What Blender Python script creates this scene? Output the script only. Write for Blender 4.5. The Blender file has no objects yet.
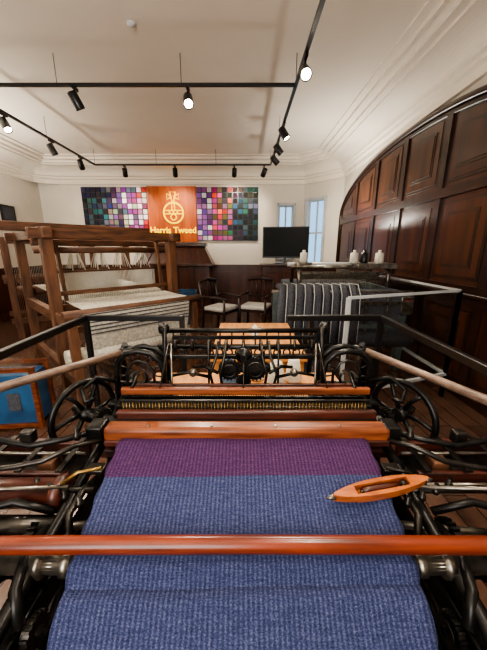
import bpy, bmesh, math, random
from mathutils import Vector, Matrix
random.seed(7)
V=Vector
scene=bpy.context.scene
def lin(c):
    out=[]
    for v in c:
        v=v/255.0
        out.append(v/12.92 if v<=0.04045 else ((v+0.055)/1.055)**2.4)
    return (*out,1.0)
# ---------------------------------------------------------------- materials
def mat(name,c1,c2=None,rough=0.5,metal=0.0,scale=6,stretch=(1,1,1),bump=0.0,emit=None,es=0,coat=0.0,spec=None):
    m=bpy.data.materials.new(name); m.use_nodes=True
    nt=m.node_tree; N=nt.nodes; L=nt.links
    p=N['Principled BSDF']
    tc=N.new('ShaderNodeTexCoord'); mp=N.new('ShaderNodeMapping'); mp.inputs['Scale'].default_value=stretch
    L.new(tc.outputs['Object'],mp.inputs['Vector'])
    no=N.new('ShaderNodeTexNoise'); no.inputs['Scale'].default_value=scale; no.inputs['Detail'].default_value=4
    L.new(mp.outputs[0],no.inputs['Vector'])
    cr=N.new('ShaderNodeValToRGB')
    if c2 is None: c2=tuple(int(v*0.85) for v in c1)
    cr.color_ramp.elements[0].position=0.35; cr.color_ramp.elements[1].position=0.65
    cr.color_ramp.elements[0].color=lin(c2); cr.color_ramp.elements[1].color=lin(c1)
    L.new(no.outputs['Fac'],cr.inputs['Fac']); L.new(cr.outputs['Color'],p.inputs['Base Color'])
    p.inputs['Roughness'].default_value=rough; p.inputs['Metallic'].default_value=metal
    if coat: p.inputs['Coat Weight'].default_value=coat; p.inputs['Coat Roughness'].default_value=0.2
    if spec is not None: p.inputs['Specular IOR Level'].default_value=spec
    if bump:
        b=N.new('ShaderNodeBump'); b.inputs['Strength'].default_value=bump; b.inputs['Distance'].default_value=0.01
        L.new(no.outputs['Fac'],b.inputs['Height']); L.new(b.outputs[0],p.inputs['Normal'])
    if emit:
        p.inputs['Emission Color'].default_value=lin(emit); p.inputs['Emission Strength'].default_value=es
    return m
M_ceil=mat('ceiling_plaster',(236,227,213),(231,222,208),0.9,scale=1.5)
M_wall=mat('wall_paint',(218,211,199),(212,205,193),0.9,scale=2)
M_panel=mat('mahogany_panel',(76,41,23),(46,24,14),0.3,scale=3,stretch=(3,3,.35),coat=.2)
M_panel2=mat('mahogany_moulding',(52,28,17),(34,18,11),0.3,scale=4,stretch=(2,2,.5),coat=.2)
M_wains=mat('wainscot_wood',(82,42,27),(56,29,18),0.35,scale=3,stretch=(3,3,.4),coat=.2)
M_orange=mat('honey_oak',(192,92,18),(162,70,10),0.55,scale=3,stretch=(4,4,.4))
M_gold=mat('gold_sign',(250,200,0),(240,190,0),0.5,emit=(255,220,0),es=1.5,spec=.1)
M_iron=mat('cast_iron',(36,34,33),(17,16,16),0.34,0.55,scale=25,bump=.15)
M_iron2=mat('oiled_iron',(68,64,60),(35,33,31),0.3,0.8,scale=18,bump=.1)
M_steel=mat('worn_steel',(150,145,136),(96,88,80),0.3,0.9,scale=20)
M_black=mat('black_paint',(18,18,20),(12,12,13),0.35,scale=5)
M_polish=mat('polished_mahogany',(128,54,32),(86,34,20),0.28,scale=4,stretch=(1.2,12,12),coat=.3,spec=.35)
M_batten=mat('batten_wood',(136,74,42),(88,44,26),0.38,scale=5,stretch=(1.2,12,12),coat=.15,spec=.3)
M_dkwood=mat('dark_oiled_wood',(80,37,26),(46,22,16),0.38,scale=5,stretch=(1.2,12,12),coat=.15)
M_lever=mat('lever_wood',(126,103,88),(88,70,59),0.4,scale=8,stretch=(3,3,9),coat=.1)
M_shut=mat('shuttle_wood',(180,100,42),(142,70,26),0.35,scale=10,stretch=(2,8,8),coat=.3)
M_oldwood=mat('old_oak',(118,78,52),(78,50,33),0.6,scale=5,stretch=(3,3,.6),bump=.2)
M_oldwoodh=mat('old_oak_beam',(112,73,48),(70,44,29),0.6,scale=5,stretch=(1,1,6),bump=.2)
M_pine=mat('table_pine',(208,148,88),(180,120,66),0.45,scale=4,stretch=(6,1,1))
M_brass=mat('brass_wire',(170,136,76),(106,80,42),0.35,0.8,scale=60)
M_yarnw=mat('yarn_white',(224,220,208),(196,190,176),0.9,scale=60,stretch=(1,1,6),bump=.3)
M_yarnb=mat('yarn_blue',(96,128,158),(70,100,132),0.9,scale=60,stretch=(1,1,6),bump=.3)
M_cloth_w=mat('linen_cloth',(216,210,194),(174,168,154),0.9,scale=40,stretch=(1,1,1),bump=.3)
M_cloth_d=mat('dark_tweed',(80,82,90),(52,54,60),0.9,scale=60,bump=.3)
M_blue=mat('blue_panel',(44,92,134),(28,64,102),0.5,scale=5)
M_bin=mat('blue_canvas',(46,84,120),(36,68,100),0.8,scale=12)
M_screen=mat('tv_screen',(8,9,11),None,0.5,scale=2,spec=.2)
M_seat=mat('seat_fabric',(200,196,190),(180,176,170),0.9,scale=30)
M_chair=mat('chair_wood',(44,26,19),(30,18,13),0.35,scale=6)
M_white=mat('white_metal',(192,195,196),(178,181,182),0.4,scale=6)
M_lampem=mat('lamp_lens',(255,244,220),None,0.3,emit=(255,236,205),es=60)
M_green=mat('machine_green',(96,106,106),(70,80,80),0.5,0.2,scale=8)
M_red=mat('red_plastic',(180,50,40),None,0.5)

def floor_mat():
    m=bpy.data.materials.new('floor_boards'); m.use_nodes=True; nt=m.node_tree;N=nt.nodes;L=nt.links;p=N['Principled BSDF']
    tc=N.new('ShaderNodeTexCoord'); br=N.new('ShaderNodeTexBrick'); mp=N.new('ShaderNodeMapping')
    mp.inputs['Rotation'].default_value=(0,0,math.radians(90))
    L.new(tc.outputs['Object'],mp.inputs[0]); L.new(mp.outputs[0],br.inputs['Vector'])
    br.inputs['Scale'].default_value=1; br.inputs['Brick Width'].default_value=1.5; br.inputs['Row Height'].default_value=.14
    br.inputs['Mortar Size'].default_value=.004; br.inputs['Color1'].default_value=lin((98,70,56)); br.inputs['Color2'].default_value=lin((76,53,42)); br.inputs['Mortar'].default_value=lin((28,20,16))
    no=N.new('ShaderNodeTexNoise'); mp2=N.new('ShaderNodeMapping'); mp2.inputs['Scale'].default_value=(12,1.2,1)
    L.new(tc.outputs['Object'],mp2.inputs[0]); L.new(mp2.outputs[0],no.inputs[0]); no.inputs['Scale'].default_value=3; no.inputs['Detail'].default_value=5
    mx=N.new('ShaderNodeMix'); mx.data_type='RGBA'; mx.blend_type='MULTIPLY'; mx.inputs[0].default_value=.6
    L.new(br.outputs['Color'],mx.inputs[6])
    cr=N.new('ShaderNodeValToRGB'); cr.color_ramp.elements[0].color=(.5,.5,.5,1); cr.color_ramp.elements[1].color=(1,1,1,1)
    L.new(no.outputs['Fac'],cr.inputs[0]); L.new(cr.outputs[0],mx.inputs[7])
    L.new(mx.outputs[2],p.inputs['Base Color']); p.inputs['Roughness'].default_value=.24
    return m
M_floor=floor_mat()

def tweed(name,ca,cb,cc):
    m=bpy.data.materials.new(name); m.use_nodes=True; nt=m.node_tree;N=nt.nodes;L=nt.links;p=N['Principled BSDF']
    tc=N.new('ShaderNodeTexCoord')
    w1=N.new('ShaderNodeTexWave'); w1.bands_direction='X'; w1.inputs['Scale'].default_value=31; w1.inputs['Distortion'].default_value=.5; w1.inputs['Detail'].default_value=1
    mp=N.new('ShaderNodeMapping'); mp.inputs['Scale'].default_value=(1.0,1.6,.8)
    no=N.new('ShaderNodeTexNoise'); no.inputs['Scale'].default_value=300; no.inputs['Detail'].default_value=2
    n2=N.new('ShaderNodeTexNoise'); n2.inputs['Scale'].default_value=110; n2.inputs['Detail'].default_value=3
    mp2=N.new('ShaderNodeMapping'); mp2.inputs['Scale'].default_value=(.25,3.4,1)
    L.new(tc.outputs['Object'],w1.inputs['Vector']); L.new(tc.outputs['Object'],mp.inputs[0]); L.new(mp.outputs[0],no.inputs['Vector'])
    L.new(tc.outputs['Object'],mp2.inputs[0]); L.new(mp2.outputs[0],n2.inputs['Vector'])
    a1=N.new('ShaderNodeMath'); a1.operation='MULTIPLY_ADD'; a1.inputs[1].default_value=.13; a1.inputs[2].default_value=.02; L.new(w1.outputs['Fac'],a1.inputs[0])
    a2=N.new('ShaderNodeMath'); a2.operation='MULTIPLY_ADD'; a2.inputs[1].default_value=.6; L.new(no.outputs['Fac'],a2.inputs[0]); L.new(a1.outputs[0],a2.inputs[2])
    a3=N.new('ShaderNodeMath'); a3.operation='MULTIPLY_ADD'; a3.inputs[1].default_value=.22; L.new(n2.outputs['Fac'],a3.inputs[0]); L.new(a2.outputs[0],a3.inputs[2])
    cr=N.new('ShaderNodeValToRGB'); e=cr.color_ramp.elements; e[0].position=.26; e[0].color=lin(ca); e[1].position=.76; e[1].color=lin(cc)
    x=e.new(.5); x.color=lin(cb)
    L.new(a3.outputs[0],cr.inputs[0]); L.new(cr.outputs[0],p.inputs['Base Color']); p.inputs['Roughness'].default_value=.95; p.inputs['Specular IOR Level'].default_value=.1
    b=N.new('ShaderNodeBump'); b.inputs['Strength'].default_value=.6; b.inputs['Distance'].default_value=.002
    L.new(a3.outputs[0],b.inputs['Height']); L.new(b.outputs[0],p.inputs['Normal'])
    return m
M_tb=tweed('blue_tweed',(24,27,50),(50,56,88),(98,102,132))
M_tp=tweed('purple_tweed',(30,18,42),(62,38,72),(102,66,100))

m=bpy.data.materials.new('clear_acrylic'); m.use_nodes=True; nt=m.node_tree;N=nt.nodes;L=nt.links
N.remove(N['Principled BSDF']); g=N.new('ShaderNodeBsdfGlossy'); g.inputs['Roughness'].default_value=.03; t=N.new('ShaderNodeBsdfTransparent'); t.inputs[0].default_value=(.97,.985,.98,1)
ms=N.new('ShaderNodeMixShader'); ms.inputs[0].default_value=.06
L.new(t.outputs[0],ms.inputs[1]); L.new(g.outputs[0],ms.inputs[2]); L.new(ms.outputs[0],N['Material Output'].inputs[0])
M_glass=m
m=bpy.data.materials.new('swatch_colours'); m.use_nodes=True; N=m.node_tree.nodes
a=N.new('ShaderNodeVertexColor'); a.layer_name='Col'; m.node_tree.links.new(a.outputs[0],N['Principled BSDF'].inputs['Base Color']); N['Principled BSDF'].inputs['Roughness'].default_value=.8
M_sw=m

# ---------------------------------------------------------------- builder
class B:
    def __init__(s,name):
        s.name=name; s.bm=bmesh.new(); s.mats=[]; s.X=Matrix.Identity(4); s.col=None
    def mi(s,m):
        if m not in s.mats: s.mats.append(m)
        return s.mats.index(m)
    def v(s,p): return s.bm.verts.new(s.X@V(p))
    def f(s,vs,mi,smooth=False):
        try:
            fc=s.bm.faces.new(vs); fc.material_index=mi; fc.smooth=smooth; return fc
        except ValueError: return None
    def box(s,c,d,m,rot=None,bev=0.0):
        mi=s.mi(m); R=rot if rot is not None else Matrix.Identity(3); c=V(c)
        vs=[]
        for x in(-.5,.5):
            for y in(-.5,.5):
                for z in(-.5,.5):
                    vs.append(s.v(c+R@V((x*d[0],y*d[1],z*d[2]))))
        fs=[s.f([vs[i] for i in q],mi) for q in((0,1,3,2),(4,6,7,5),(0,4,5,1),(2,3,7,6),(0,2,6,4),(1,5,7,3))]
        if bev>0:
            es=set(e for f in fs for e in f.edges)
            r=bmesh.ops.bevel(s.bm,geom=list(es),offset=bev,segments=2,affect='EDGES',profile=.6)
            for f in r['faces']: f.material_index=mi; f.smooth=True
        return s
    def bb(s,x0,x1,y0,y1,z0,z1,m,bev=0.0):
        return s.box(((x0+x1)/2,(y0+y1)/2,(z0+z1)/2),(abs(x1-x0),abs(y1-y0),abs(z1-z0)),m,None,bev)
    def beam(s,p,q,w,h,m,bev=0.0,up=(0,0,1)):
        p=V(p);q=V(q); d=(q-p); Ln=d.length; x=d.normalized(); u=V(up)
        if abs(x.dot(u))>.99: u=V((0,1,0))
        y=u.cross(x).normalized(); z=x.cross(y)
        R=Matrix((x,y,z)).transposed()
        return s.box((p+q)/2,(Ln,w,h),m,R,bev)
    def tube(s,pts,r,m,seg=10,closed=False,caps=True,flat=1.0):
        mi=s.mi(m); pts=[V(p) for p in pts]; n=len(pts)
        rs=r if isinstance(r,(list,tuple)) else [r]*n
        T=[]
        for i in range(n):
            if closed: t=pts[(i+1)%n]-pts[i-1]
            else: t=pts[min(i+1,n-1)]-pts[max(i-1,0)]
            T.append(t.normalized())
        u=V((0,0,1)) if abs(T[0].z)<.9 else V((1,0,0))
        nrm=(u-T[0]*u.dot(T[0])).normalized()
        rings=[]
        for i in range(n):
            nrm=(nrm-T[i]*nrm.dot(T[i]))
            nrm=nrm.normalized() if nrm.length>1e-6 else V((1,0,0))
            b=T[i].cross(nrm)
            rings.append([s.v(pts[i]+rs[i]*(math.cos(a)*nrm+math.sin(a)*b*flat)) for a in [2*math.pi*k/seg for k in range(seg)]])
        for i in range(n if closed else n-1):
            A=rings[i];C=rings[(i+1)%n]
            for k in range(seg): s.f([A[k],A[(k+1)%seg],C[(k+1)%seg],C[k]],mi,True)
        if caps and not closed:
            s.f(rings[0][::-1],mi); s.f(rings[-1],mi)
        return s
    def rod(s,p,q,r,m,seg=12,r2=None):
        return s.tube([p,q],[r,r if r2 is None else r2],m,seg)
    def lathe(s,o,ax,prof,m,seg=20):
        mi=s.mi(m); o=V(o); ax=V(ax).normalized(); u=V((0,0,1)) if abs(ax.z)<.9 else V((1,0,0))
        n=(u-ax*u.dot(ax)).normalized(); b=ax.cross(n); rings=[]
        for r,h in prof:
            rings.append([s.v(o+ax*h+max(r,1e-4)*(math.cos(a)*n+math.sin(a)*b)) for a in [2*math.pi*k/seg for k in range(seg)]])
        for A,C in zip(rings[:-1],rings[1:]):
            for k in range(seg): s.f([A[k],A[(k+1)%seg],C[(k+1)%seg],C[k]],mi,True)
        s.f(rings[0][::-1],mi); s.f(rings[-1],mi); return s
    def ring(s,c,ax,R,r,m,seg=28,rs=8,a0=0,a1=360,flat=1.0):
        c=V(c); ax=V(ax).normalized(); u=V((0,0,1)) if abs(ax.z)<.9 else V((0,1,0))
        n=(u-ax*u.dot(ax)).normalized(); b=ax.cross(n)
        full=abs(a1-a0)>=360; k=seg if full else seg+1
        pts=[c+R*(math.cos(a)*n+math.sin(a)*b) for a in [math.radians(a0+(a1-a0)*i/seg) for i in range(k)]]
        return s.tube(pts,r,m,rs,closed=full,flat=flat)
    def prism(s,poly,off,m,smooth=False):
        mi=s.mi(m); off=V(off); A=[s.v(p) for p in poly]; C=[s.v(V(p)+off) for p in poly]; n=len(A)
        s.f(A[::-1],mi); s.f(C,mi)
        for i in range(n): s.f([A[i],A[(i+1)%n],C[(i+1)%n],C[i]],mi,smooth)
        return s
    def gear(s,c,ax,R,w,teeth,m,hub=True):
        c=V(c); ax=V(ax).normalized(); u=V((0,0,1)) if abs(ax.z)<.9 else V((0,1,0)); n=(u-ax*u.dot(ax)).normalized(); b=ax.cross(n)
        pts=[]
        for i in range(teeth):
            for k,rr in((0,.88),(.25,.88),(.35,1),(.65,1),(.75,.88)):
                a=2*math.pi*(i+k)/teeth; pts.append(c-ax*w/2+R*rr*(math.cos(a)*n+math.sin(a)*b))
        s.prism(pts,ax*w,m)
        if hub:
            s.lathe(c-ax*w,ax,[(R*.7,0),(R*.7,.001),(R*.66,w*.2),(R*.3,w*.3),(R*.3,-w*.3),(R*.3,w*2.3),(R*.12,w*2.3),(R*.12,w*3)],M_iron2,16)
        return s
    def wheel(s,c,ax,R,r,sp,m):
        c=V(c); ax=V(ax).normalized(); u=V((0,0,1)); n=(u-ax*u.dot(ax)).normalized(); b=ax.cross(n)
        s.ring(c,ax,R,r,m,36,10); s.lathe(c-ax*.03,ax,[(R*.2,0),(R*.2,.06),(R*.1,.06),(R*.1,.09)],m,16)
        for i in range(sp):
            a=2*math.pi*i/sp+.3; d=math.cos(a)*n+math.sin(a)*b
            d2=math.cos(a+.25)*n+math.sin(a+.25)*b
            s.tube([c+d*R*.15,c+(d+d2)*.5*R*.55,c+d2*R],[r*.9,r*.7,r*.8],m,8)
        return s
    def done(s,parent=None,smooth=None):
        bm=s.bm
        bmesh.ops.recalc_face_normals(bm,faces=bm.faces[:])
        me=bpy.data.meshes.new(s.name); bm.to_mesh(me); bm.free()
        for m in s.mats: me.materials.append(m)
        o=bpy.data.objects.new(s.name,me); scene.collection.objects.link(o)
        if parent: o.parent=parent
        return o
def place(x,y,z=0,rz=0): return Matrix.Translation((x,y,z))@Matrix.Rotation(math.radians(rz),4,'Z')

# ---------------------------------------------------------------- room shell
XL,XR,YF,YB,ZC=-5.2,2.3,-2.5,8.0,3.6
b=B('floor'); b.bb(XL-.2,XR+.2,YF-.2,YB+.2,-.1,0,M_floor); b.done()
b=B('ceiling'); b.bb(XL-.2,XR+.2,YF-.2,YB+.2,ZC,ZC+.1,M_ceil); b.done()
def wall(name,p,q,hole=None,th=.15):
    b=B(name); p=V((p[0],p[1],0)); q=V((q[0],q[1],0)); d=(q-p); Ln=d.length; x=d.normalized(); out=V((x.y,-x.x,0))
    def seg(u0,u1,z0,z1):
        if u1-u0<1e-4 or z1-z0<1e-4: return
        a=p+x*u0; c=p+x*u1
        b.prism([a+V((0,0,z0)),c+V((0,0,z0)),c+V((0,0,z1)),a+V((0,0,z1))],out*th,M_wall)
    if hole:
        u0,u1,z0,z1=hole
        seg(0,u0,0,ZC);seg(u1,Ln,0,ZC);seg(u0,u1,0,z0);seg(u0,u1,z1,ZC)
    else: seg(0,Ln,0,ZC)
    b.done()
    if hole:
        return p,x,out
wall('wall_left',(XL,YB),(XL,YF))
wall('wall_front',(XL,YF),(XR,YF))
wall('wall_right',(XR,YF),(XR,7.2))
h1=(.5,.98,1.15,2.7)
r2=wall('wall_corner',(XR,7.2),(1.55,YB),h1)
h2=(.27,.62,1.3,2.6)
r1=wall('wall_back',(1.55,YB),(XL,YB),h2)
def window(name,r,h):
    p,x,out=r; u0,u1,z0,z1=h; b=B(name)
    def P(u,z,o): return p+x*u+V((0,0,z))+out*o
    for (a,c) in (((u0,z0),(u0,z1)),((u1,z0),(u1,z1)),((u0,z0),(u1,z0)),((u0,z1),(u1,z1)),((u0,(z0+z1)/2),(u1,(z0+z1)/2)),(((u0+u1)/2,z0),((u0+u1)/2,z1))):
        b.beam(P(a[0],a[1],.1),P(c[0],c[1],.1),.04,.04,M_white)
    for (a,c) in (((u0-.04,z0-.05),(u0-.04,z1+.07)),((u1+.04,z0-.05),(u1+.04,z1+.07)),((u0-.07,z0-.04),(u1+.07,z0-.04)),((u0-.07,z1+.04),(u1+.07,z1+.04))):
        b.beam(P(a[0],a[1],-.01),P(c[0],c[1],-.01),.06,.06,M_white,.01)
    b.prism([P(u0,z0,.11),P(u1,z0,.11),P(u1,z1,.11),P(u0,z1,.11)],out*.004,M_glass)
    b.done()
window('window_1',r1,h2); window('window_2',r2,h1)
# cornice
per=[(XL,YF),(XR,YF),(XR,7.2),(1.55,YB),(-4.6,YB),(-4.95,7.88),(-5.12,7.7),(XL,7.35)]
per=[V((x,y,0)) for x,y in per]
prof=[(0,3.1),(.05,3.1),(.05,3.14),(.035,3.15),(.035,3.2),(.08,3.22),(.08,3.26),(.12,3.28),(.12,3.3)]
for i in range(9):
    a=math.radians(90*i/8); prof.append((.12+.27*(1-math.cos(a)),3.3+.15*math.sin(a)))
prof+=[(.42,3.45),(.42,3.48),(.47,3.485),(.47,3.475),(.51,3.475),(.51,3.52),(.57,3.535),(.57,3.525),(.61,3.525),(.61,3.57),(.7,3.575),(.7,3.6)]
b=B('trim_cornice'); mi=b.mi(M_ceil); n=len(per); rings=[]
for i in range(n):
    d1=(per[i]-per[i-1]).normalized(); d2=(per[(i+1)%n]-per[i]).normalized()
    n1=V((-d1.y,d1.x,0)); n2=V((-d2.y,d2.x,0)); mt=(n1+n2)/(1+n1.dot(n2))
    rings.append([b.v(per[i]+mt*d+V((0,0,z))) for d,z in prof])
for i in range(n):
    A=rings[i];C=rings[(i+1)%n]
    for k in range(len(prof)-1): b.f([A[k],A[k+1],C[k+1],C[k]],mi)
b.done()
# wainscots
def wains(name,p,q,h,m=M_wains,step=.7):
    b=B(name); p=V((*p,0));q=V((*q,0)); d=q-p; Ln=d.length; x=d.normalized(); inn=V((-x.y,x.x,0))
    def sl(u0,u1,z0,z1,o0,o1):
        a=p+x*u0+inn*o0; c=p+x*u1+inn*o0
        b.prism([a+V((0,0,z0)),c+V((0,0,z0)),c+V((0,0,z1)),a+V((0,0,z1))],inn*(o1-o0),m)
    sl(0,Ln,0,h,.001,.02); sl(0,Ln,0,.16,.02,.045); sl(0,Ln,h-.1,h-.03,.02,.035); sl(0,Ln,h-.03,h,.0,.06)
    k=max(1,int(Ln/step)); w=Ln/k
    for i in range(k+1): sl(max(0,i*w-.05),min(Ln,i*w+.05),.16,h-.1,.02,.033)
    for i in range(k): sl(i*w+.1,(i+1)*w-.1,.24,h-.18,.02,.03)
    b.done()
wains('trim_wainscot_back',(1.5,YB),(XL+.05,YB),1.12)
wains('trim_wainscot_left',(XL,YB-.05),(XL,YF),1.12)
b=B('picture_frame'); b.bb(XL+.001,XL+.03,6.6,7.0,2.1,2.45,M_black,.005); b.bb(XL+.03,XL+.034,6.65,6.95,2.15,2.4,M_cloth_d); b.done()
# arched panelling on right wall
HY=2.7; CY=4.48
def az(y):
    t=(y-CY)/HY
    return 2.22+.86*math.sqrt(max(0,1-t*t))
b=B('trim_arched_panelling')
ys=[CY-HY*math.cos(math.pi*i/40) for i in range(41)]
poly=[(2.299,CY-HY,0.0)]+[(2.299,y,az(y)) for y in ys]+[(2.299,CY+HY,0.0)]
b.prism(poly,(-.03,0,0),M_panel)
for off,r in((-.02,.04),(-.1,.025)):
    pts=[(2.262,CY-HY-off,.0)]+[(2.262,CY+(y-CY)*(HY+off)/HY,2.22+(az(y)-2.22)*(.86+off)/.86) for y in ys]+[(2.262,CY+HY+off,.0)]
    b.tube(pts,r,M_panel2,8)
cols=[CY-HY+.08+i*((2*HY-.16)/6) for i in range(7)]
for y in cols[1:-1]:
    b.bb(2.24,2.27,y-.05,y+.05,0,az(y)-.08,M_panel2)
for z,h in((.08,.16),(1.0,.08),(1.12,.06),(2.12,.1)):
    b.bb(2.235,2.27,CY-HY+.05,CY+HY-.05,z-h/2,z+h/2,M_panel2)
b.bb(2.2,2.27,CY-HY+.05,CY+HY-.05,1.04,1.08,M_panel2,.01)
def pan(y0,y1,z0,z1f):
    for ins,x0,mm in((.05,2.262,M_panel2),(.08,2.256,M_panel),(.17,2.25,M_panel2),(.2,2.244,M_panel)):
        a0,a1=y0+ins,y1-ins
        if a1-a0<.1: continue
        pts=[(2.27,a0,z0+ins)]
        for i in range(9):
            y=a0+(a1-a0)*i/8; pts.append((2.27,y,z1f(y)-ins))
        pts.append((2.27,a1,z0+ins))
        b.prism(pts,(x0-2.27,0,0),mm)
for i in range(6):
    y0,y1=cols[i]+.04,cols[i+1]-.04
    pan(y0,y1,.16,lambda y:.96); pan(y0,y1,1.15,lambda y:2.07)
    pan(y0,y1,2.17,lambda y:max(2.4,az(y)-.06))
b.done()
wains('trim_wainscot_right',(XR,YF),(XR,CY-HY-.05),1.12)

# ---------------------------------------------------------------- swatch boards
def swatches(name,x0,x1,z0,z1,nx,nz,fn):
    b=B(name); b.bb(x0,x1,YB-.04,YB-.005,z0,z1,M_black)
    bm=b.bm; mi=b.mi(M_sw); w=(x1-x0)/nx; h=(z1-z0)/nz
    info=[]
    for i in range(nx):
        for j in range(nz):
            c=fn(i/(nx-1),j/(nz-1))
            n0=len(bm.faces)
            b.bb(x0+i*w+w*.09,x0+(i+1)*w-w*.09,YB-.06,YB-.04,z0+j*h+h*.09,z0+(j+1)*h-h*.09,M_sw)
            info.append((n0,c))
    bm.faces.ensure_lookup_table(); cl=bm.loops.layers.float_color.new('Col')
    for n0,c in info:
        for f in bm.faces[n0:n0+6]:
            for l in f.loops: l[cl]=lin(c)
    b.done()
def jit(c,k=26): 
    d=random.randint(-k,k)-2; return tuple(max(6,min(250,v+d+random.randint(-12,12))) for v in c)
def fl(u,v):
    if u<.15: p=[(24,28,44),(40,48,84),(46,76,82)]
    elif u<.35: p=[(28,36,60),(82,94,102),(40,108,112),(22,20,34)]
    elif u<.6: p=[(80,54,120),(110,86,100),(30,44,90),(120,124,114),(60,30,76),(24,24,34)]
    elif u<.85: p=[(176,170,162),(220,214,210),(156,80,144),(110,46,120),(72,76,110)]
    else: p=[(200,120,166),(230,224,222),(130,46,96),(180,50,50)]
    return jit(random.choice(p))
def frr(u,v):
    if u<.2: p=[(100,50,136),(150,100,156),(200,190,200),(80,30,100)]
    elif u<.4: p=[(215,46,86),(150,24,60),(170,46,130),(100,80,50),(235,80,46)]
    elif u<.6: p=[(170,50,40),(120,110,50),(60,120,80),(40,40,54),(150,86,130)]
    elif u<.8: p=[(28,28,40),(36,86,106),(18,18,26),(80,46,60)]
    else: p=[(20,30,34),(32,80,74),(15,15,20),(70,84,100)]
    return jit(random.choice(p))
swatches('tweed_swatch_board',-4.12,-2.46,1.74,3.04,13,10,fl)
swatches('tweed_swatch_board',-1.2,.38,1.74,3.04,12,10,frr)
b=B('orb_emblem_sign'); b.bb(-2.43,-1.23,YB-.05,YB-.005,1.7,3.06,M_orange,.006)
b.bb(-2.45,-2.41,YB-.06,YB-.005,1.7,3.06,M_orange); b.bb(-1.25,-1.21,YB-.06,YB-.005,1.7,3.06,M_orange)
y=YB-.065; cx,cz=-1.8,2.42
b.ring((cx,y,cz),(0,1,0),.25,.02,M_gold)
for dz in(-.02,.06): b.rod((cx-.23,y,cz+dz),(cx+.23,y,cz+dz),.013,M_gold)
for dx in(-.035,.035): b.rod((cx+dx,y,cz+.06),(cx+dx,y,cz+.23),.012,M_gold)
for dx in(-1,0,1): b.lathe((cx+dx*.1,y+.01,cz+.02),(0,-1,0),[(.02,0),(.02,.015)],M_gold,8)
b.ring((cx,y,cz-.1),(0,1,0),.07,.012,M_gold)
for pts in ([(-.02,.26),(-.07,.5),(.07,.5),(.02,.26)],[(-.03,.38),(-.15,.32),(-.15,.46),(-.03,.4)],[(.03,.38),(.15,.32),(.15,.46),(.03,.4)]):
    b.tube([(cx+a_,y,cz+c_) for a_,c_ in pts],.014,M_gold,6,closed=True)
sign=b.done()
cu=bpy.data.curves.new('lettering','FONT'); cu.body='Harris Tweed'; cu.size=.215; cu.extrude=.006; cu.align_x='CENTER'; cu.offset=.003
t=bpy.data.objects.new('lettering',cu); scene.collection.objects.link(t); t.location=(-1.83,YB-.06,1.93); t.rotation_euler=(math.pi/2,0,0); cu.materials.append(M_gold); t.parent=sign

# ---------------------------------------------------------------- track lights
ZT=3.3
b=B('ceiling_lighting_track')
def tr(p,q): b.beam((*p,ZT),(*q,ZT),.035,.03,M_black)
tr((.59,-1.5),(.59,7.0)); tr((-4.6,3.84),(.59,3.84)); tr((-3.24,.5),(-3.24,7.0)); tr((-3.24,7.0),(.59,7.0))
for p in((.59,1),(.59,2.4),(.59,3.84),(.59,5.4),(.59,7),(-.7,3.84),(-2.1,3.84),(-3.24,3.84),(-4.4,3.84),(-3.24,5.4),(-3.24,7),(-1.9,7),(-.6,7),(-3.24,1.5)):
    b.rod((*p,ZT),(*p,ZC),.004,M_black,6)
b.done()
def lamp(x,y,aim,power,lit=True):
    b=B('track_spotlight'); b.X=Matrix.Translation((x,y,ZT))
    aim=V(aim).normalized()
    b.box((0,0,-.03),(.03,.12,.03),M_black) ; b.rod((0,0,-.04),(0,0,-.12),.01,M_black,8)
    c=V((0,0,-.15)); b.lathe(c-aim*.09,aim,[(.03,0),(.052,.01),(.055,.17),(.055,.18),(.047,.18),(.045,.165)],M_black,20)
    b.lathe(c+aim*.076,aim,[(.044,0),(.044,.002)],M_lampem if lit else M_steel,20)
    o=b.done()
    ld=bpy.data.lights.new('lamp_beam','SPOT'); ld.energy=power; ld.spot_size=math.radians(90); ld.spot_blend=.9; ld.color=(1,.87,.7); ld.shadow_soft_size=.04
    lo=bpy.data.objects.new('lamp_beam',ld); scene.collection.objects.link(lo); lo.parent=o
    lo.location=V((x,y,ZT))+c+aim*.11; lo.rotation_euler=aim.to_track_quat('-Z','Y').to_euler()
K=1.6
lamp(-1.91,3.84,(.3,.6,-1),90*K); lamp(-.63,3.84,(.15,-.75,-.75),120*K)
lamp(.59,3.3,(0.0,-.8,-.6),120*K); lamp(.59,4.8,(.6,-.2,-1),130*K); lamp(.59,6.1,(.9,.3,-.9),80*K); lamp(.59,5.5,(1,.2,-1.2),120*K)
lamp(-3.24,4.5,(.6,-.3,-1),110*K); lamp(-3.24,5.5,(.3,.4,-1),60*K); lamp(-3.24,6.4,(-.2,.9,-.8),50*K)
lamp(-2.6,7,(-.3,1,-.9),60*K); lamp(-1.5,7,(-.2,1,-.9),60*K); lamp(-.2,7,(-.1,1,-.8),60*K); lamp(.45,7,(-.4,1,-.9),30*K)
lamp(.59,1.2,(-.3,.1,-1),65*K); lamp(.59,.2,(-.4,.4,-1),50*K); lamp(-3.24,2.2,(.7,.1,-1),100*K)
b=B('smoke_detector'); b.lathe((-1.07,3.4,ZC),(0,0,-1),[(.04,0),(.04,.015),(.03,.025),(.012,.035)],M_white); b.done()

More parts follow.
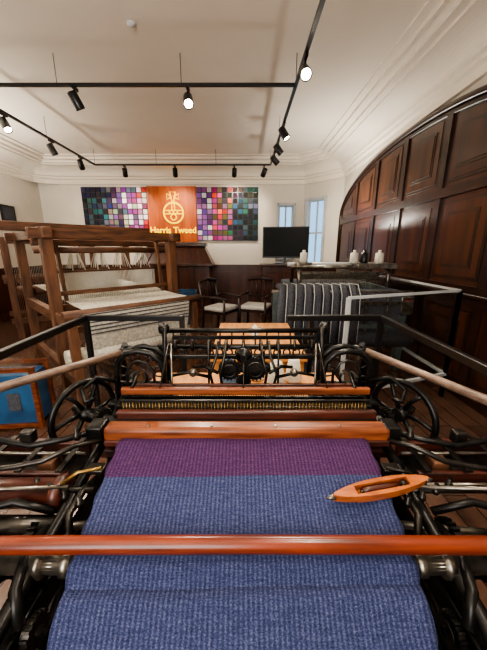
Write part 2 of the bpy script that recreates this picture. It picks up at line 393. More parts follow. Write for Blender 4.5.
# ---------------------------------------------------------------- back furniture
b=B('carved_oak_cabinet')
b.prism([(-2.5,7.0,0),(-.77,7.0,0),(-.77,7.6,0),(-2.5,7.6,0)],(0,0,.08),M_wains)
b.bb(-2.44,-.83,7.06,7.58,.08,1.12,M_wains)
b.bb(-2.54,-.73,6.96,7.62,1.12,1.2,M_panel,.015)
mi=b.mi(M_wains)
lo=[(-2.52,6.98,1.2),(-.75,6.98,1.2),(-.75,7.6,1.2),(-2.52,7.6,1.2)]; hi=[(-2.3,7.2,1.58),(-.95,7.2,1.58),(-.95,7.55,1.58),(-2.3,7.55,1.58)]
A=[b.v(p) for p in lo];C=[b.v(p) for p in hi]
for i in range(4): b.f([A[i],A[(i+1)%4],C[(i+1)%4],C[i]],mi)
b.f(C,mi); b.f(A[::-1],mi)
b.bb(-2.36,-.9,7.14,7.58,1.58,1.66,M_panel,.015)
for i in range(5): 
    x=-2.4+i*.3775; b.bb(x-.03,x+.07,7.03,7.07,.1,1.12,M_panel)
for i in range(4):
    x=-2.3+i*.3775; b.bb(x,x+.22,7.04,7.07,.2,.6,M_panel); b.bb(x,x+.22,7.04,7.07,.68,1.05,M_panel); 
for i in range(9):
    t=i/8; b.beam((-2.48+t*1.69,6.98,1.21),(-2.27+t*1.29,7.2,1.57),.02,.02,M_panel)
b.done()
b=B('reception_counter')
b.bb(.42,2.0,6.35,6.95,0,1.16,M_wains); b.bb(.38,2.04,6.3,7.0,1.16,1.2,M_panel,.01); b.bb(.4,2.02,6.33,6.97,0,.12,M_panel)
for i in range(4):
    x=.5+i*.38; b.bb(x,x+.3,6.32,6.36,.22,1.05,M_panel); b.bb(x+.04,x+.26,6.31,6.33,.28,.99,M_wains)
b.done()
b=B('television'); b.X=place(.92,6.6,1.2,-8)
b.box((0,0,.46),(1.0,.04,.66),M_black,bev=.008); b.box((0,-.022,.465),(.96,.004,.61),M_screen); b.box((0,0,.1),(.08,.03,.16),M_black); b.box((0,0,.012),(.4,.22,.022),M_black,bev=.006); b.done()
def chair(x,y,rz):
    b=B('armchair'); b.X=place(x,y,0,rz)
    for sx in(-.25,.25):
        b.tube([(sx,-.22,0),(sx,-.23,.3),(sx,-.24,.66)],.022,M_chair,8)
        b.tube([(sx,.26,0),(sx,.22,.4),(sx,.3,.95)],.024,M_chair,8)
        b.tube([(sx,-.27,.66),(sx*1.06,-.05,.68),(sx,.24,.67)],.022,M_chair,8)
        b.beam((sx,-.22,.4),(sx,.22,.4),.03,.05,M_chair)
    b.beam((-.25,-.22,.4),(.25,-.22,.4),.03,.05,M_chair); b.beam((-.25,.22,.4),(.25,.22,.4),.03,.05,M_chair)
    b.box((0,0,.455),(.5,.46,.08),M_seat,bev=.03)
    b.tube([(-.26,.3,.93),(0,.33,.97),(.26,.3,.93)],.034,M_chair,8); b.beam((-.25,.25,.62),(.25,.25,.62),.02,.05,M_chair)
    for i in range(5): 
        xx=-.16+.08*i; b.rod((xx,.26,.62),(xx,.32,.94),.011,M_chair,6)
    b.done()
chair(-.42,5.35,60); chair(.24,5.5,-20)
b=B('storage_bin'); b.X=place(-1.25,6.1,0,8)
for a,c in(((0,-.22,.33),(.5,.02,.66)),((0,.22,.33),(.5,.02,.66)),((-.24,0,.33),(.02,.44,.66)),((.24,0,.33),(.02,.44,.66)),((0,0,.02),(.48,.44,.03))): b.box(a,c,M_bin)
for sy in(-.22,.22): b.rod((-.26,sy,.66),(.26,sy,.66),.015,M_bin,8)
for sx in(-.25,.25): b.rod((sx,-.22,.66),(sx,.22,.66),.015,M_bin,8)
b.tube([(-.08,-.23,.5),(-.06,-.26,.45),(.06,-.26,.45),(.08,-.23,.5)],.01,M_yarnw,6); b.done()

# ---------------------------------------------------------------- wooden handloom (left)
b=B('wooden_handloom'); ang=math.degrees(math.atan2(.711,.703)); b.X=place(-1.95,2.97,0,ang)
W=1.4
for u,v,h in((0,0,1.72),(W,0,1.66),(0,1.4,1.72),(W,1.4,1.72)):
    b.box((u,v,h/2),(.105,.105,h),M_oldwood,bev=.008)
for v,z in((0,1.66),(1.4,1.66)):
    b.beam((-.14,v,z),(W+.14,v,z),.08,.1,M_oldwoodh,.008)
b.beam((-.7,.75,1.76),(W+.1,.75,1.76),.09,.1,M_oldwoodh,.008)
b.beam((-.05,.42,1.58),(W+.05,.42,1.58),.06,.07,M_oldwoodh,.008)
b.rod((-.08,.2,1.5),(W+.08,.2,1.5),.035,M_oldwoodh,14)
for u in(0,W):
    b.beam((u,-.14,1.66),(u,1.55,1.66),.08,.1,M_oldwoodh,.008)
    b.beam((u,-.5,.82),(u,1.55,.82),.07,.12,M_oldwoodh,.008)
    b.beam((u,-.42,.22),(u,1.45,.22),.07,.1,M_oldwoodh,.008)
    b.box((u,-.46,.4),(.08,.08,.8),M_oldwood,bev=.008)
b.beam((0,0,.3),(W,0,.3),.06,.1,M_oldwoodh,.006); b.beam((0,1.4,.3),(W,1.4,.3),.06,.1,M_oldwoodh,.006)
b.rod((-.06,-.46,.9),(W+.1,-.46,.9),.05,M_oldwoodh,16); b.rod((-.1,1.5,.95),(W+.1,1.5,.95),.07,M_oldwoodh,16)
b.rod((-.06,-.35,.45),(W+.1,-.35,.45),.09,M_cloth_w,20)
for u in(.12,W-.12): b.beam((u,.16,1.6),(u,.05,.86),.03,.05,M_oldwood)
b.beam((-.05,.05,.9),(W+.05,.05,.9),.07,.07,M_oldwoodh,.008); b.beam((0.05,.06,1.05),(W-.05,.06,1.05),.04,.045,M_oldwoodh,.008)
for i in range(60): 
    u=.1+i*(W-.2)/59; b.rod((u,.06,.9),(u,.06,1.03),.002,M_steel,4)
for k,v in enumerate((.3,.38,.46,.54)):
    zz=1.26+.02*(k%2)
    b.beam((.06,v,zz),(W-.06,v,zz),.012,.022,M_oldwoodh); b.beam((.06,v,zz-.36),(W-.06,v,zz-.36),.012,.022,M_oldwoodh)
    for i in range(70):
        u=.1+i*(W-.2)/69; b.rod((u,v,zz),(u,v,zz-.36),.004,M_yarnw,4)
    for j in range(9): 
        u=.15+j*.1375; b.rod((u,v,zz),(u+.05*(1 if j%2 else -1),.42,1.56),.006,M_yarnw,5)
for i in range(100):
    u=.1+i*(W-.2)/99; b.rod((u,.3,1.0),(u,1.5,1.02),.0028,M_yarnw,4)
mi=b.mi(M_cloth_w); rows=[(.3,1.0),(.05,.97),(-.25,.955),(-.46,.955),(-.515,.9),(-.5,.75),(-.43,.52)]
prev=None
for v,z in rows:
    cur=[b.v((.1+(W-.2)*i/12,v,z)) for i in range(13)]
    if prev:
        for i in range(12): b.f([prev[i],prev[i+1],cur[i+1],cur[i]],mi,True)
    prev=cur
for k in range(6):
    z=.9-.04*k; b.beam((.1,-.522+.004*k,z),(W-.1,-.522+.004*k,z),.004,.012,M_cloth_d)
for i in range(5): b.beam((.25+.2*i,-.4,.12),(.25+.2*i,.9,.2),.05,.025,M_oldwoodh)
b.done()
b=B('warping_frame'); b.X=place(-3.9,4.9,0,40)
for u in(0,1.3):
    for v in(0,.9): b.box((u,v,.85),(.09,.09,1.7),M_oldwood,bev=.006)
for v in(0,.9):
    for z in(.3,1.0,1.66): b.beam((-.1,v,z),(1.4,v,z),.06,.09,M_oldwoodh)
for u in(0,1.3): 
    for z in(.3,1.6): b.beam((u,0,z),(u,.9,z),.06,.08,M_oldwoodh)
for i in range(10): b.lathe((.1+i*.12,-.02,1.0),(0,-1,0),[(.012,0),(.012,.12),(.03,.13),(.03,.15)],M_oldwood,8)
for i in range(50): b.rod((.05+i*.024,.0,1.55),(.05+i*.024,.45,.3),.002,M_yarnw,4)
b.done()
b=B('display_case'); b.X=place(-2.2,2.3,0,6)
b.box((0,0,.27),(.84,.22,.44),M_blue)
for x in(-.43,.43): 
    for y_ in(-.11,.11): b.box((x,y_,.28),(.035,.035,.56),M_batten)
for z in(.03,.54):
    for y_ in(-.11,.11): b.box((0,y_,z),(.86,.035,.035),M_batten)
b.box((0,0,.565),(.9,.28,.015),M_glass)
b.box((-.12,-.113,.31),(.26,.004,.16),M_steel); b.box((.25,-.113,.25),(.1,.004,.16),M_cloth_d)
b.done()

# ---------------------------------------------------------------- right hand power loom
b=B('industrial_power_loom'); 
x0,x1,y0,y1=.75,1.95,3.5,4.9
for x in(x0,x1):
    for y_ in(y0,y1): b.box((x,y_,.5),(.08,.1,1.0),M_green,bev=.01)
    b.beam((x,y0,.95),(x,y1,.95),.06,.12,M_green,.01); b.beam((x,y0,.35),(x,y1,.35),.06,.1,M_green,.01)
    b.tube([(x,y0+.45,.95),(x,y0+.45,1.22),(x,y0+.6,1.3),(x,y1-.4,1.3),(x,y1-.3,.95)],.03,M_steel,8)
for y_,z,r,m_ in((y0,.98,.045,M_steel),(y0-.05,.45,.12,M_cloth_d),(y1,.9,.13,M_cloth_d),(y0+.45,1.28,.025,M_steel),(y0+.75,1.3,.03,M_white),(y0+.9,1.3,.03,M_steel),(y0+.3,.9,.03,M_polish)):
    b.rod((x0-.12,y_,z),(x1+.1,y_,z),r,m_,16)
for k in range(6):
    y_=y0+.5+.06*k; b.beam((x0+.04,y_,1.2-.02*k),(x1-.04,y_,1.2-.02*k),.012,.03,M_steel); b.beam((x0+.04,y_,.86),(x1-.04,y_,.86),.012,.03,M_steel)
    for i in range(40): 
        x=x0+.07+i*(x1-x0-.14)/39; b.rod((x,y_,.86),(x,y_,1.2),.002,M_steel,4)
mi=b.mi(M_cloth_d)
for rows in([(y0+.4,1.0),(y0+.05,1.03),(y0-.05,1.0),(y0-.07,.9),(y0-.12,.55)],):
    prev=None
    for y_,z in rows:
        cur=[b.v((x0+.06+(x1-x0-.12)*i/10,y_,z)) for i in range(11)]
        if prev:
            for i in range(10): b.f([prev[i],prev[i+1],cur[i+1],cur[i]],mi,True)
        prev=cur
for i in range(9):
    x=x0-.28+i*.105
    b.tube([(x,y0+.35,1.04),(x,y0-.02,1.05),(x-.02,y0-.16,.98),(x-.04,y0-.22,.75),(x-.04,y0-.22,.45)],.046,M_cloth_d,8)
    b.tube([(x+.05,y0+.3,1.08),(x+.05,y0-.05,1.1),(x+.03,y0-.2,1.0),(x+.01,y0-.27,.75),(x+.01,y0-.27,.45)],.0055,M_white,6)
b.rod((x0-.4,y0+.05,1.0),(x0,y0+.05,1.0),.03,M_steel)
b.box((x0-.36,y0+.05,.5),(.06,.08,1.0),M_green)
for x,y_,m_ in((1.45,3.9,M_yarnw),(1.6,3.95,M_black),(1.78,3.9,M_yarnw),(1.85,4.05,M_black),(.85,4.2,M_yarnw)):
    b.lathe((x,y_,1.33),(0,0,1),[(.05,0),(.055,.02),(.05,.13),(.02,.14),(.02,.17)],m_,16)
b.box((1.72,3.9,1.3),(.5,.26,.06),M_steel); b.box((.85,4.2,1.31),(.2,.2,.04),M_steel)
b.gear((x1+.08,y0+.3,.7),(1,0,0),.2,.03,28,M_iron2); b.gear((x1+.08,y0+.62,.6),(1,0,0),.13,.03,20,M_iron2)
b.box((x1+.02,y0-.02,.85),(.16,.1,.24),M_steel,bev=.02); b.box((x1+.02,y0-.08,.9),(.05,.02,.05),M_red)
for x in(1.2,1.45,1.7): b.box((x,y0-.14,.72),(.03,.03,.5),M_steel,bev=.004)
b.beam((1.1,y0-.15,.62),(1.95,y0-.15,.62),.03,.05,M_green); b.beam((1.1,y0-.15,.9),(1.95,y0-.15,.9),.03,.04,M_steel)
b.done()
b=B('acrylic_safety_screen')
def pane(p,q,z0=.25,z1=1.12):
    p=V((*p,0));q=V((*q,0)); zt=V((0,0,z1));zb=V((0,0,z0))
    d=(q-p).normalized(); nrm=V((-d.y,d.x,0))
    b.prism([p+zb,q+zb,q+zt,p+zt],nrm*.006,M_glass)
    b.beam(p+zt,q+zt,.022,.022,M_white); b.beam(p+zb,q+zb,.03,.03,M_white)
    for e in(p,q): b.beam(e,e+zt,.03,.03,M_white)
pane((.86,2.35),(2.1,2.8)); pane((2.1,2.8),(2.1,5.2))
b.done()

# ---------------------------------------------------------------- black barrier rails
b=B('barrier_railing')
def poly(pts):
    for p,q in zip(pts[:-1],pts[1:]): b.beam(p,q,.035,.045,M_black,.006)
poly([(-1.2,-1.2,1.0),(-1.2,2.15,1.0),(-.45,2.15,1.0)]); poly([(1.05,-1.2,1.0),(1.05,2.15,1.0),(.33,2.15,1.0)])
for x,y_ in((-1.2,-1.2),(-1.2,2.15),(-.47,2.15),(1.05,-1.2),(1.05,2.15),(.52,2.15)):
    b.box((x,y_,.49),(.035,.035,.98),M_black); b.box((x,y_,.01),(.12,.12,.02),M_black)
b.done()

# ---------------------------------------------------------------- yarn table
b=B('pine_work_table')
b.bb(-.24,.46,1.95,2.95,.72,.76,M_pine,.005)
for x in(-.19,.41):
    for y_ in(2.0,2.9): b.bb(x-.03,x+.03,y_-.03,y_+.03,0,.72,M_pine)
b.bb(-.2,.42,2.0,2.03,.62,.72,M_pine); b.bb(-.2,.42,2.88,2.91,.62,.72,M_pine); b.bb(-.2,-.17,2.0,2.9,.62,.72,M_pine); b.bb(.39,.42,2.0,2.9,.62,.72,M_pine)
b.done()
b=B('wooden_bench'); b.bb(-.6,.62,1.48,1.86,.64,.68,M_pine,.006)
for x in(-.52,.54):
    for y_ in(1.54,1.8): b.bb(x-.03,x+.03,y_-.03,y_+.03,0,.64,M_batten)
b.bb(-.52,.54,1.65,1.69,.2,.26,M_batten); b.done()
def cone(x,y,z,m_,s=1):
    b=B('yarn_cone'); b.X=place(x,y,z)
    b.lathe((0,0,0),(0,0,1),[(.02*s,0),(.05*s,.005*s),(.055*s,.02*s),(.035*s,.15*s),(.028*s,.155*s),(.014*s,.156*s),(.011*s,.175*s)],m_,20); b.done()
cone(-.09,1.7,.681,M_yarnb); cone(.09,1.75,.681,M_yarnw,.85); cone(.2,1.65,.681,M_yarnw,1.05); cone(.32,1.72,.681,M_yarnw); cone(.1,2.4,.761,M_yarnw,.7)

# ---------------------------------------------------------------- MAIN LOOM
loom=bpy.data.objects.new('cast_iron_treadle_loom',None); scene.collection.objects.link(loom)
b=B('frame')
for s in(-1,1):
    X=s*.47
    b.bb(X-.02,X+.02,.24,.31,0,.78,M_iron,.006); b.bb(X-.02,X+.02,1.12,1.2,0,.98,M_iron,.006)
    b.bb(X-.02,X+.02,.24,1.2,.7,.76,M_iron,.006); b.bb(X-.02,X+.02,.26,1.2,.22,.29,M_iron,.006)
    b.ring((X,.71,.3),(1,0,0),.36,.022,M_iron,20,8,-90,90)
    b.tube([(X,.28,.76),(X,.42,.8),(X,.6,.83),(X,.85,.88),(X,1.15,.97)],.016,M_iron,8)
    for y_ in(.28,1.16): b.box((X,y_,.015),(.12,.14,.03),M_iron)
    cx=s*.415
    for yy in(1.08,1.14):
        b.tube([(cx-.095,yy,.9),(cx-.095,yy,1.02),(cx-.085,yy,1.07),(cx-.05,yy,1.105),(cx,yy,1.115),(cx+.05,yy,1.105),(cx+.085,yy,1.07),(cx+.095,yy,1.02),(cx+.095,yy,.9)],.012,M_iron,8)
    b.tube([(cx-.055,1.08,.92),(cx-.055,1.08,1.02),(cx-.03,1.08,1.065),(cx,1.08,1.075),(cx+.03,1.08,1.065),(cx+.055,1.08,1.02),(cx+.055,1.08,.92)],.006,M_iron2,8)
    for a in range(7):
        t=math.radians(-10+33*a); p=(cx+.055*math.cos(t),1.08,1.02+.055*math.sin(t)); q=(cx+.09*math.cos(t),1.08,1.02+.09*math.sin(t))
        b.rod(p,q,.004,M_iron2,6)
    b.ring((cx,1.08,1.0),(0,1,0),.026,.006,M_iron2,16,6)
    b.rod((cx-.11,1.1,.97),(cx+.11,1.1,.97),.008,M_iron2)
    b.bb(cx-.13,cx+.13,1.04,1.18,.875,.905,M_iron,.006)
    b.tube([(s*.5,1.05,1.0),(s*.56,1.02,1.03),(s*.6,.98,1.0),(s*.58,.96,.96),(s*.55,.97,.97)],.009,M_iron,8)
    b.lathe((s*.33,1.16,1.09),(0,0,1),[(.02,0),(.02,.02),(.01,.03),(.01,.07),(.022,.08),(.024,.1),(.012,.12)],M_iron,14)
    b.tube([(s*.33,1.16,1.18),(s*.335,1.13,1.21),(s*.31,1.1,1.2),(s*.315,1.1,1.1),(s*.32,1.08,1.0)],.008,M_iron2,8)
    b.rod((s*.29,1.1,1.14),(s*.27,1.0,.95),.004,M_steel,6)
b.rod((-.36,1.16,1.105),(.36,1.16,1.105),.012,M_iron); b.beam((-.34,1.14,1.07),(.34,1.14,1.07),.02,.02,M_iron2,.004)
b.rod((-.35,1.2,1.165),(.35,1.2,1.165),.011,M_iron); b.beam((-.3,1.18,1.14),(.3,1.18,1.14),.014,.014,M_iron)
for i in range(16): b.ring((-.3+.04*i,1.14,1.088),(0,1,0),.014,.0035,M_iron2,12,6)
for i in range(13):
    x=-.3+.05*i; b.rod((x,1.16,1.105),(x,1.2,1.165),.004,M_iron2,6)
for i in range(9):
    x=-.28+.07*i; b.lathe((x,1.13,1.1),(0,0,1),[(.009,0),(.009,.02),(.006,.03),(.006,.045)],M_iron2,8)
b.rod((-.6,1.25,.6),(.6,1.25,.6),.03,M_iron2); b.rod((-.55,.28,.25),(.55,.28,.25),.02,M_iron); b.rod((-.55,1.16,.25),(.55,1.16,.25),.02,M_iron)
b.rod((-.6,.7,.5),(.6,.7,.5),.022,M_steel)
b.done(loom)
b=B('dobby_mechanism')
b.bb(-.1,.11,1.08,1.12,1.02,1.05,M_iron,.008)
b.gear((-.055,1.06,1.045),(0,1,0),.045,.015,18,M_iron); b.gear((.045,1.06,1.05),(0,1,0),.052,.015,20,M_iron); b.gear((0,1.05,1.0),(0,1,0),.03,.015,14,M_iron2)
b.ring((.045,1.045,1.05),(0,1,0),.03,.004,M_iron2,18,6)
b.ring((-.055,1.045,1.045),(0,1,0),.025,.004,M_iron2,18,6)
for x in(-.1,-.07,.07,.1):
    b.tube([(x,1.1,1.15),(x*1.05,1.06,1.1),(x*1.3,1.05,1.03),(x*1.2,1.05,.98)],.006,M_iron2,8)
for x in(-.14,.14): b.rod((x,1.1,1.15),(x,1.08,.97),.0045,M_iron2,6)
b.tube([(-.2,1.12,1.03),(-.15,1.08,1.05),(-.1,1.06,1.03)],.007,M_iron,8); b.tube([(.2,1.12,1.03),(.15,1.08,1.05),(.1,1.06,1.03)],.007,M_iron,8)
b.lathe((0,1.08,1.1),(0,-1,0),[(.03,0),(.03,.02),(.014,.025),(.014,.05)],M_iron,16)
for s in(-1,1):
    b.tube([(s*.3,1.1,1.0),(s*.22,1.09,1.02),(s*.14,1.09,1.0)],.007,M_iron,8)
    b.lathe((s*.2,1.07,1.03),(0,-1,0),[(.016,0),(.016,.012),(.008,.016),(.008,.026)],M_steel,14)
b.done(loom)
b=B('heddle_shafts')
for k,yy in enumerate((.9,.935,.97,1.005,1.04)):
    z=.975+.004*(k%2); b.bb(-.43,.43,yy-.005,yy+.005,z-.01,z+.002,M_iron); b.bb(-.43,.43,yy-.006,yy+.006,.86,.875,M_iron)
    for x in(-.43,.43): b.bb(x-.01,x+.01,yy-.006,yy+.006,.86,.98,M_iron)
    for i in range(90): 
        x=-.4+i*.8/89; b.rod((x,yy,.875),(x,yy,.97),.0016,M_brass if i%2 else M_iron2,4)
b.bb(-.44,.455,.945,.965,.995,1.02,M_batten,.004)
b.bb(-.42,.43,1.03,1.045,.975,.995,M_dkwood,.004)
for x in(-.3,0,.3): b.rod((x,.95,1.02),(x,1.1,1.14),.003,M_iron2,6)
for x in(-.4,.4): b.tube([(x,.95,1.02),(x,1.02,1.05),(x,1.08,1.03)],.006,M_iron2,6)
b.done(loom)
b=B('batten_and_reed')
b.bb(-.435,.455,.78,.835,.915,.967,M_batten,.014)
b.bb(-.43,.45,.772,.785,.912,.93,M_dkwood,.003)
b.bb(-.42,.44,.85,.872,.93,.985,M_dkwood,.006)
b.bb(-.43,.44,.836,.85,.93,.96,M_iron,.003)
b.bb(-.42,.43,.884,.894,1.0,1.008,M_iron,.002)
for i in range(150):
    x=-.41+i*.83/149; b.rod((x,.888,.9),(x,.888,1.003),.0015,M_brass if i%2==0 else M_iron2,4)
for x in(-.3,-.1,.1,.3): b.lathe((x,.8,.966),(0,0,1),[(.005,0),(.005,.003),(.003,.004)],M_steel,8)
b.bb(-.95,.95,.86,.93,.8,.83,M_dkwood,.005)
for s in(-1,1):
    b.tube([(s*.45,.86,.95),(s*.47,.9,.88),(s*.48,.85,.5),(s*.48,.8,.2)],.016,M_iron,8)
    b.box((s*.465,.815,.945),(.05,.06,.045),M_iron,bev=.006)
    b.bb(s*.52,s*.98,.72,.86,.8,.82,M_iron2,.004); b.bb(s*.52,s*.98,.72,.735,.82,.86,M_dkwood,.004); b.bb(s*.52,s*.98,.845,.86,.82,.87,M_dkwood,.004)
    b.rod((s*.5,.79,.875),(s*1.0,.79,.875),.005,M_steel); b.rod((s*.5,.7,.84),(s*1.0,.7,.835),.007,M_steel)
    for x in(.54,.66,.78,.9): b.beam((s*x,.71,.875),(s*x,.87,.88),.018,.006,M_iron2)
    b.box((s*.62,.79,.84),(.05,.05,.04),M_oldwood,bev=.006)
    b.box((s*1.0,.79,.84),(.03,.16,.1),M_iron,bev=.006)
b.done(loom)
b=B('picking_sticks_and_levers')
b.tube([(-.48,1.12,1.1),(-.77,.83,1.08),(-1.05,.55,1.06)],[.013,.015,.016],M_lever,12)
b.tube([(.49,1.12,1.105),(.72,.77,1.07),(.95,.42,1.04)],[.013,.015,.016],M_lever,12)
for s in(-1,1):
    b.lathe((s*.475,1.13,1.1),(s*-.29,.29,.02),[(.018,-.03),(.02,0),(.02,.02),(.012,.03)],M_iron,14)
    b.tube([(s*.5,1.14,.98),(s*.5,1.13,1.1),(s*.48,1.12,1.13)],.012,M_iron,8)
    b.tube([(s*.43,.8,.92),(s*.5,.74,.94),(s*.57,.7,.92),(s*.66,.7,.9),(s*.8,.66,.91)],.008,M_iron2,8)
    b.tube([(s*.46,.9,.9),(s*.56,.8,.92),(s*.66,.78,.91),(s*.8,.8,.92),(s*.98,.8,.93)],.01,M_iron,8)
    b.tube([(s*.5,.62,.83),(s*.6,.62,.86),(s*.72,.6,.84),(s*.9,.58,.86)],.01,M_iron,8)
    b.rod((s*.48,.66,.87),(s*.95,.62,.89),.006,M_steel)
    b.box((s*.68,.8,.93),(.04,.03,.04),M_iron2,bev=.006); b.lathe((s*.5,.76,.95),(0,0,1),[(.011,0),(.011,.015),(.006,.02),(.006,.04)],M_iron2,10)
    b.wheel((s*.6,.98,.9),(1,.5*s,0),.125,.011,6,M_iron)
    b.rod((s*.4,.9,.9),(s*.66,1.02,.9),.015,M_iron2)
    b.gear((s*.52,.95,.9),(1,.5*s,0),.04,.02,18,M_iron2)
b.done(loom)
b=B('take_up_gearing')
b.rod((-.66,.5,.814),(.66,.5,.814),.021,M_steel,24)
b.rod((-.5,.3,.56),(.5,.3,.56),.05,M_steel,24)
for s in(-1,1):
    b.lathe((s*.385,.5,.814),(s,0,0),[(.027,0),(.027,.02),(.021,.022),(.021,.06),(.03,.062),(.03,.08)],M_steel,20)
    b.gear((s*.485,.47,.745),(1,0,0),.055,.018,24,M_iron); b.gear((s*.5,.4,.69),(1,0,0),.07,.018,28,M_iron2); b.gear((s*.475,.36,.63),(1,0,0),.05,.018,20,M_iron)
    b.gear((s*.53,.58,.77),(1,0,0),.06,.018,24,M_iron); b.ring((s*.56,.46,.7),(1,0,0),.08,.01,M_iron,24,8)
    b.gear((s*.43,.42,.74),(1,0,0),.035,.014,16,M_iron2); b.gear((s*.425,.36,.66),(1,0,0),.05,.014,20,M_iron2)
    b.tube([(s*.44,.4,.78),(s*.47,.44,.82),(s*.5,.52,.83),(s*.5,.6,.81)],.012,M_iron,8)
    b.tube([(s*.42,.54,.8),(s*.45,.6,.84),(s*.44,.66,.86),(s*.43,.72,.85)],.01,M_iron2,8)
    b.rod((s*.42,.36,.72),(s*.62,.34,.7),.012,M_iron2); b.rod((s*.4,.6,.81),(s*.66,.58,.8),.01,M_steel)
    b.rod((s*.41,.66,.86),(s*.7,.68,.84),.009,M_iron2); b.rod((s*.45,.3,.66),(s*.7,.3,.64),.014,M_iron2)
    b.tube([(s*.58,.3,.5),(s*.6,.42,.7),(s*.58,.5,.79),(s*.62,.56,.81)],.014,M_iron,8)
    b.tube([(s*.66,.28,.5),(s*.68,.45,.75),(s*.66,.6,.84)],.012,M_iron,8)
    b.bb(s*.5,s*.78,.2,1.0,.3,.33,M_iron,.004)
    for i in range(4): b.lathe((s*(.43+.05*i),.62+.02*i,.85),(0,0,1),[(.01,0),(.01,.012),(.006,.014),(.006,.03)],M_iron2,8)
    b.box((s*.42,.7,.895),(.05,.035,.014),M_iron2,bev=.004)
    b.tube([(s*.4,.69,.905),(s*.46,.68,.9),(s*.5,.66,.88)],.005,M_brass if s<0 else M_iron2,6)
b.lathe((-.5,.68,.83),(-1,0,0),[(.03,0),(.05,.005),(.05,.03),(.04,.035),(.04,.4),(.05,.405),(.05,.43)],M_dkwood,20)
b.rod((-.46,.6,.8),(-.95,.6,.8),.028,M_iron2,16)
b.done(loom)
b=B('front_hand_rail'); b.tube([(-.75,.497,.864),(-.56,.497,.87),(0,.497,.873),(.56,.497,.87),(.75,.497,.864)],[.016,.018,.018,.018,.016],M_polish,20)
for s in(-1,1): b.box((s*.6,.5,.84),(.03,.05,.05),M_iron)
b.done(loom)
b=B('warp_beam'); b.rod((-.42,1.25,.6),(.42,1.25,.6),.09,M_cloth_d,24)
for s in(-1,1): b.lathe((s*.43,1.25,.6),(s,0,0),[(.16,0),(.16,.012),(.04,.014),(.04,.05)],M_iron,28)
for i in range(60): b.rod((-.37+.74*i/59,.83,.92),(-.37+.74*i/59,1.24,.69),.0012,M_cloth_w,4)
b.done(loom)
b=B('woven_tweed_cloth'); prof=[(.79,.936),(.76,.938),(.70,.924),(.655,.91),(.60,.889),(.54,.862),(.50,.845),(.478,.838),(.464,.822),(.455,.81),(.446,.813),(.432,.812),(.415,.794),(.40,.776),(.37,.748),(.33,.712),(.27,.66),(.2,.58),(.17,.5)]
def interp(pr,k=4):
    out=[]
    for i in range(len(pr)-1):
        for j in range(k):
            t=j/k; out.append((pr[i][0]*(1-t)+pr[i+1][0]*t,pr[i][1]*(1-t)+pr[i+1][1]*t))
    out.append(pr[-1]); return out
pf=interp(prof); nx=40; prev=None; mb=b.mi(M_tb); mp_=b.mi(M_tp)
for (y_,z) in pf:
    cur=[]
    for i in range(nx+1):
        u=i/nx; x=-.376+.752*u
        ed=.003*math.sin(y_*90+u*3) if (i==0 or i==nx) else 0
        zz=z+.0012*math.sin(x*22+y_*30)+.0008*math.sin(y_*70+x*5)
        cur.append(b.v((x+ed,y_+.004*math.sin(x*6) ,zz)))
    if prev:
        for i in range(nx): b.f([prev[1][i],prev[1][i+1],cur[i+1],cur[i]],mp_ if (prev[0]+y_)/2>.66 else mb,True)
    prev=(y_,cur)
o=b.done(loom)
sm=o.modifiers.new('thick','SOLIDIFY'); sm.thickness=.002; sm.offset=-1
b=B('weaving_shuttle'); d=V((.285,.06,0)).normalized(); b.X=Matrix.Translation((.352,.612,.912))@Matrix.Rotation(math.atan2(d.y,d.x),4,'Z')@Matrix.Rotation(math.radians(14),4,'X')
Lh=.135; 
def hw(x): return .0185*(max(0,1-(abs(x)/Lh)**2.2))**.8+.002
N_=14
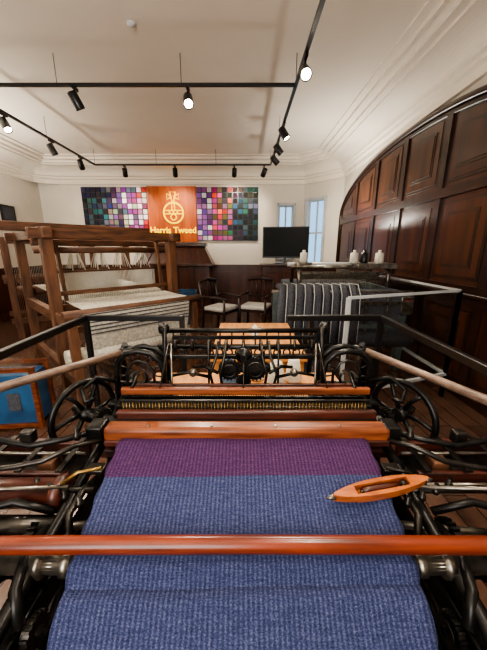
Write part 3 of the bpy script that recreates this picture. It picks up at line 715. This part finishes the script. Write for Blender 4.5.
for s in(-1,1):
    pts=[(-.075+.15*i/N_,s*hw(-.075+.15*i/N_),-.013) for i in range(N_+1)]+[(.075,s*.0105,-.013),(-.075,s*.0105,-.013)]
    b.prism(pts,(0,0,.026),M_shut)
    xs=[s*(.075+.06*i/8) for i in range(9)]
    b.prism([(x,hw(x),-.011) for x in xs]+[(x,-hw(x),-.011) for x in reversed(xs)],(0,0,.023),M_shut)
    b.lathe((s*.13,0,0),(s,0,0),[(.0075,0),(.006,.01),(.002,.022)],M_steel,14)
b.bb(-.075,.075,-.012,.012,-.013,-.008,M_shut)
b.rod((-.06,0,.003),(.065,0,.003),.003,M_steel); b.lathe((-.055,0,.003),(1,0,0),[(.007,0),(.008,.02),(.008,.07),(.004,.1)],M_dkwood,14)
b.lathe((.07,0,.003),(-1,0,0),[(.008,0),(.008,.012),(.005,.014)],M_iron2,12)
b.done()

# ---------------------------------------------------------------- lights, world, camera
def area(name,loc,rot,size,e,col=(1,.95,.88)):
    ld=bpy.data.lights.new(name,'AREA'); ld.energy=e; ld.size=size; ld.color=col; ld.shape='SQUARE'
    o=bpy.data.objects.new(name,ld); scene.collection.objects.link(o); o.location=loc; o.rotation_euler=[math.radians(a) for a in rot]
area('fill_behind_camera',(-1.2,-2.3,2.3),(80,0,0),2.2,150,(1,.98,.94))  # added soft fill behind the camera; the front wall has no window
area('ceiling_fill_rear',(-1.3,-.6,2.2),(170,0,0),1.5,105,(1,.93,.82))  # added upward fill behind the camera to brighten the ceiling, no fitting modelled
area('ceiling_fill_left',(-4.6,4.6,2.0),(180,-20,0),.8,120,(1,.93,.82))  # extra fill aimed up beside the left wall, not a real lamp
area('ceiling_fill_right',(1.6,5.6,2.0),(180,20,0),.5,40,(1,.93,.82))  # invented upward fill on the right, lifts ceiling brightness without a fixture
w=bpy.data.worlds.new('sky'); scene.world=w; w.use_nodes=True; nt=w.node_tree
bg=nt.nodes['Background']; bg.inputs[0].default_value=(.35,.65,1,1); bg.inputs[1].default_value=1.8
try: scene.view_settings.look='AgX - Medium High Contrast'
except Exception: pass
cam=bpy.data.cameras.new('camera'); co=bpy.data.objects.new('camera',cam); scene.collection.objects.link(co)
cam.sensor_fit='VERTICAL'; cam.sensor_height=24; cam.sensor_width=18; cam.lens=290/650*24; cam.clip_start=.02
co.location=(0,0,1.5); co.rotation_euler=(math.radians(90-14.5),0,0)
scene.camera=co
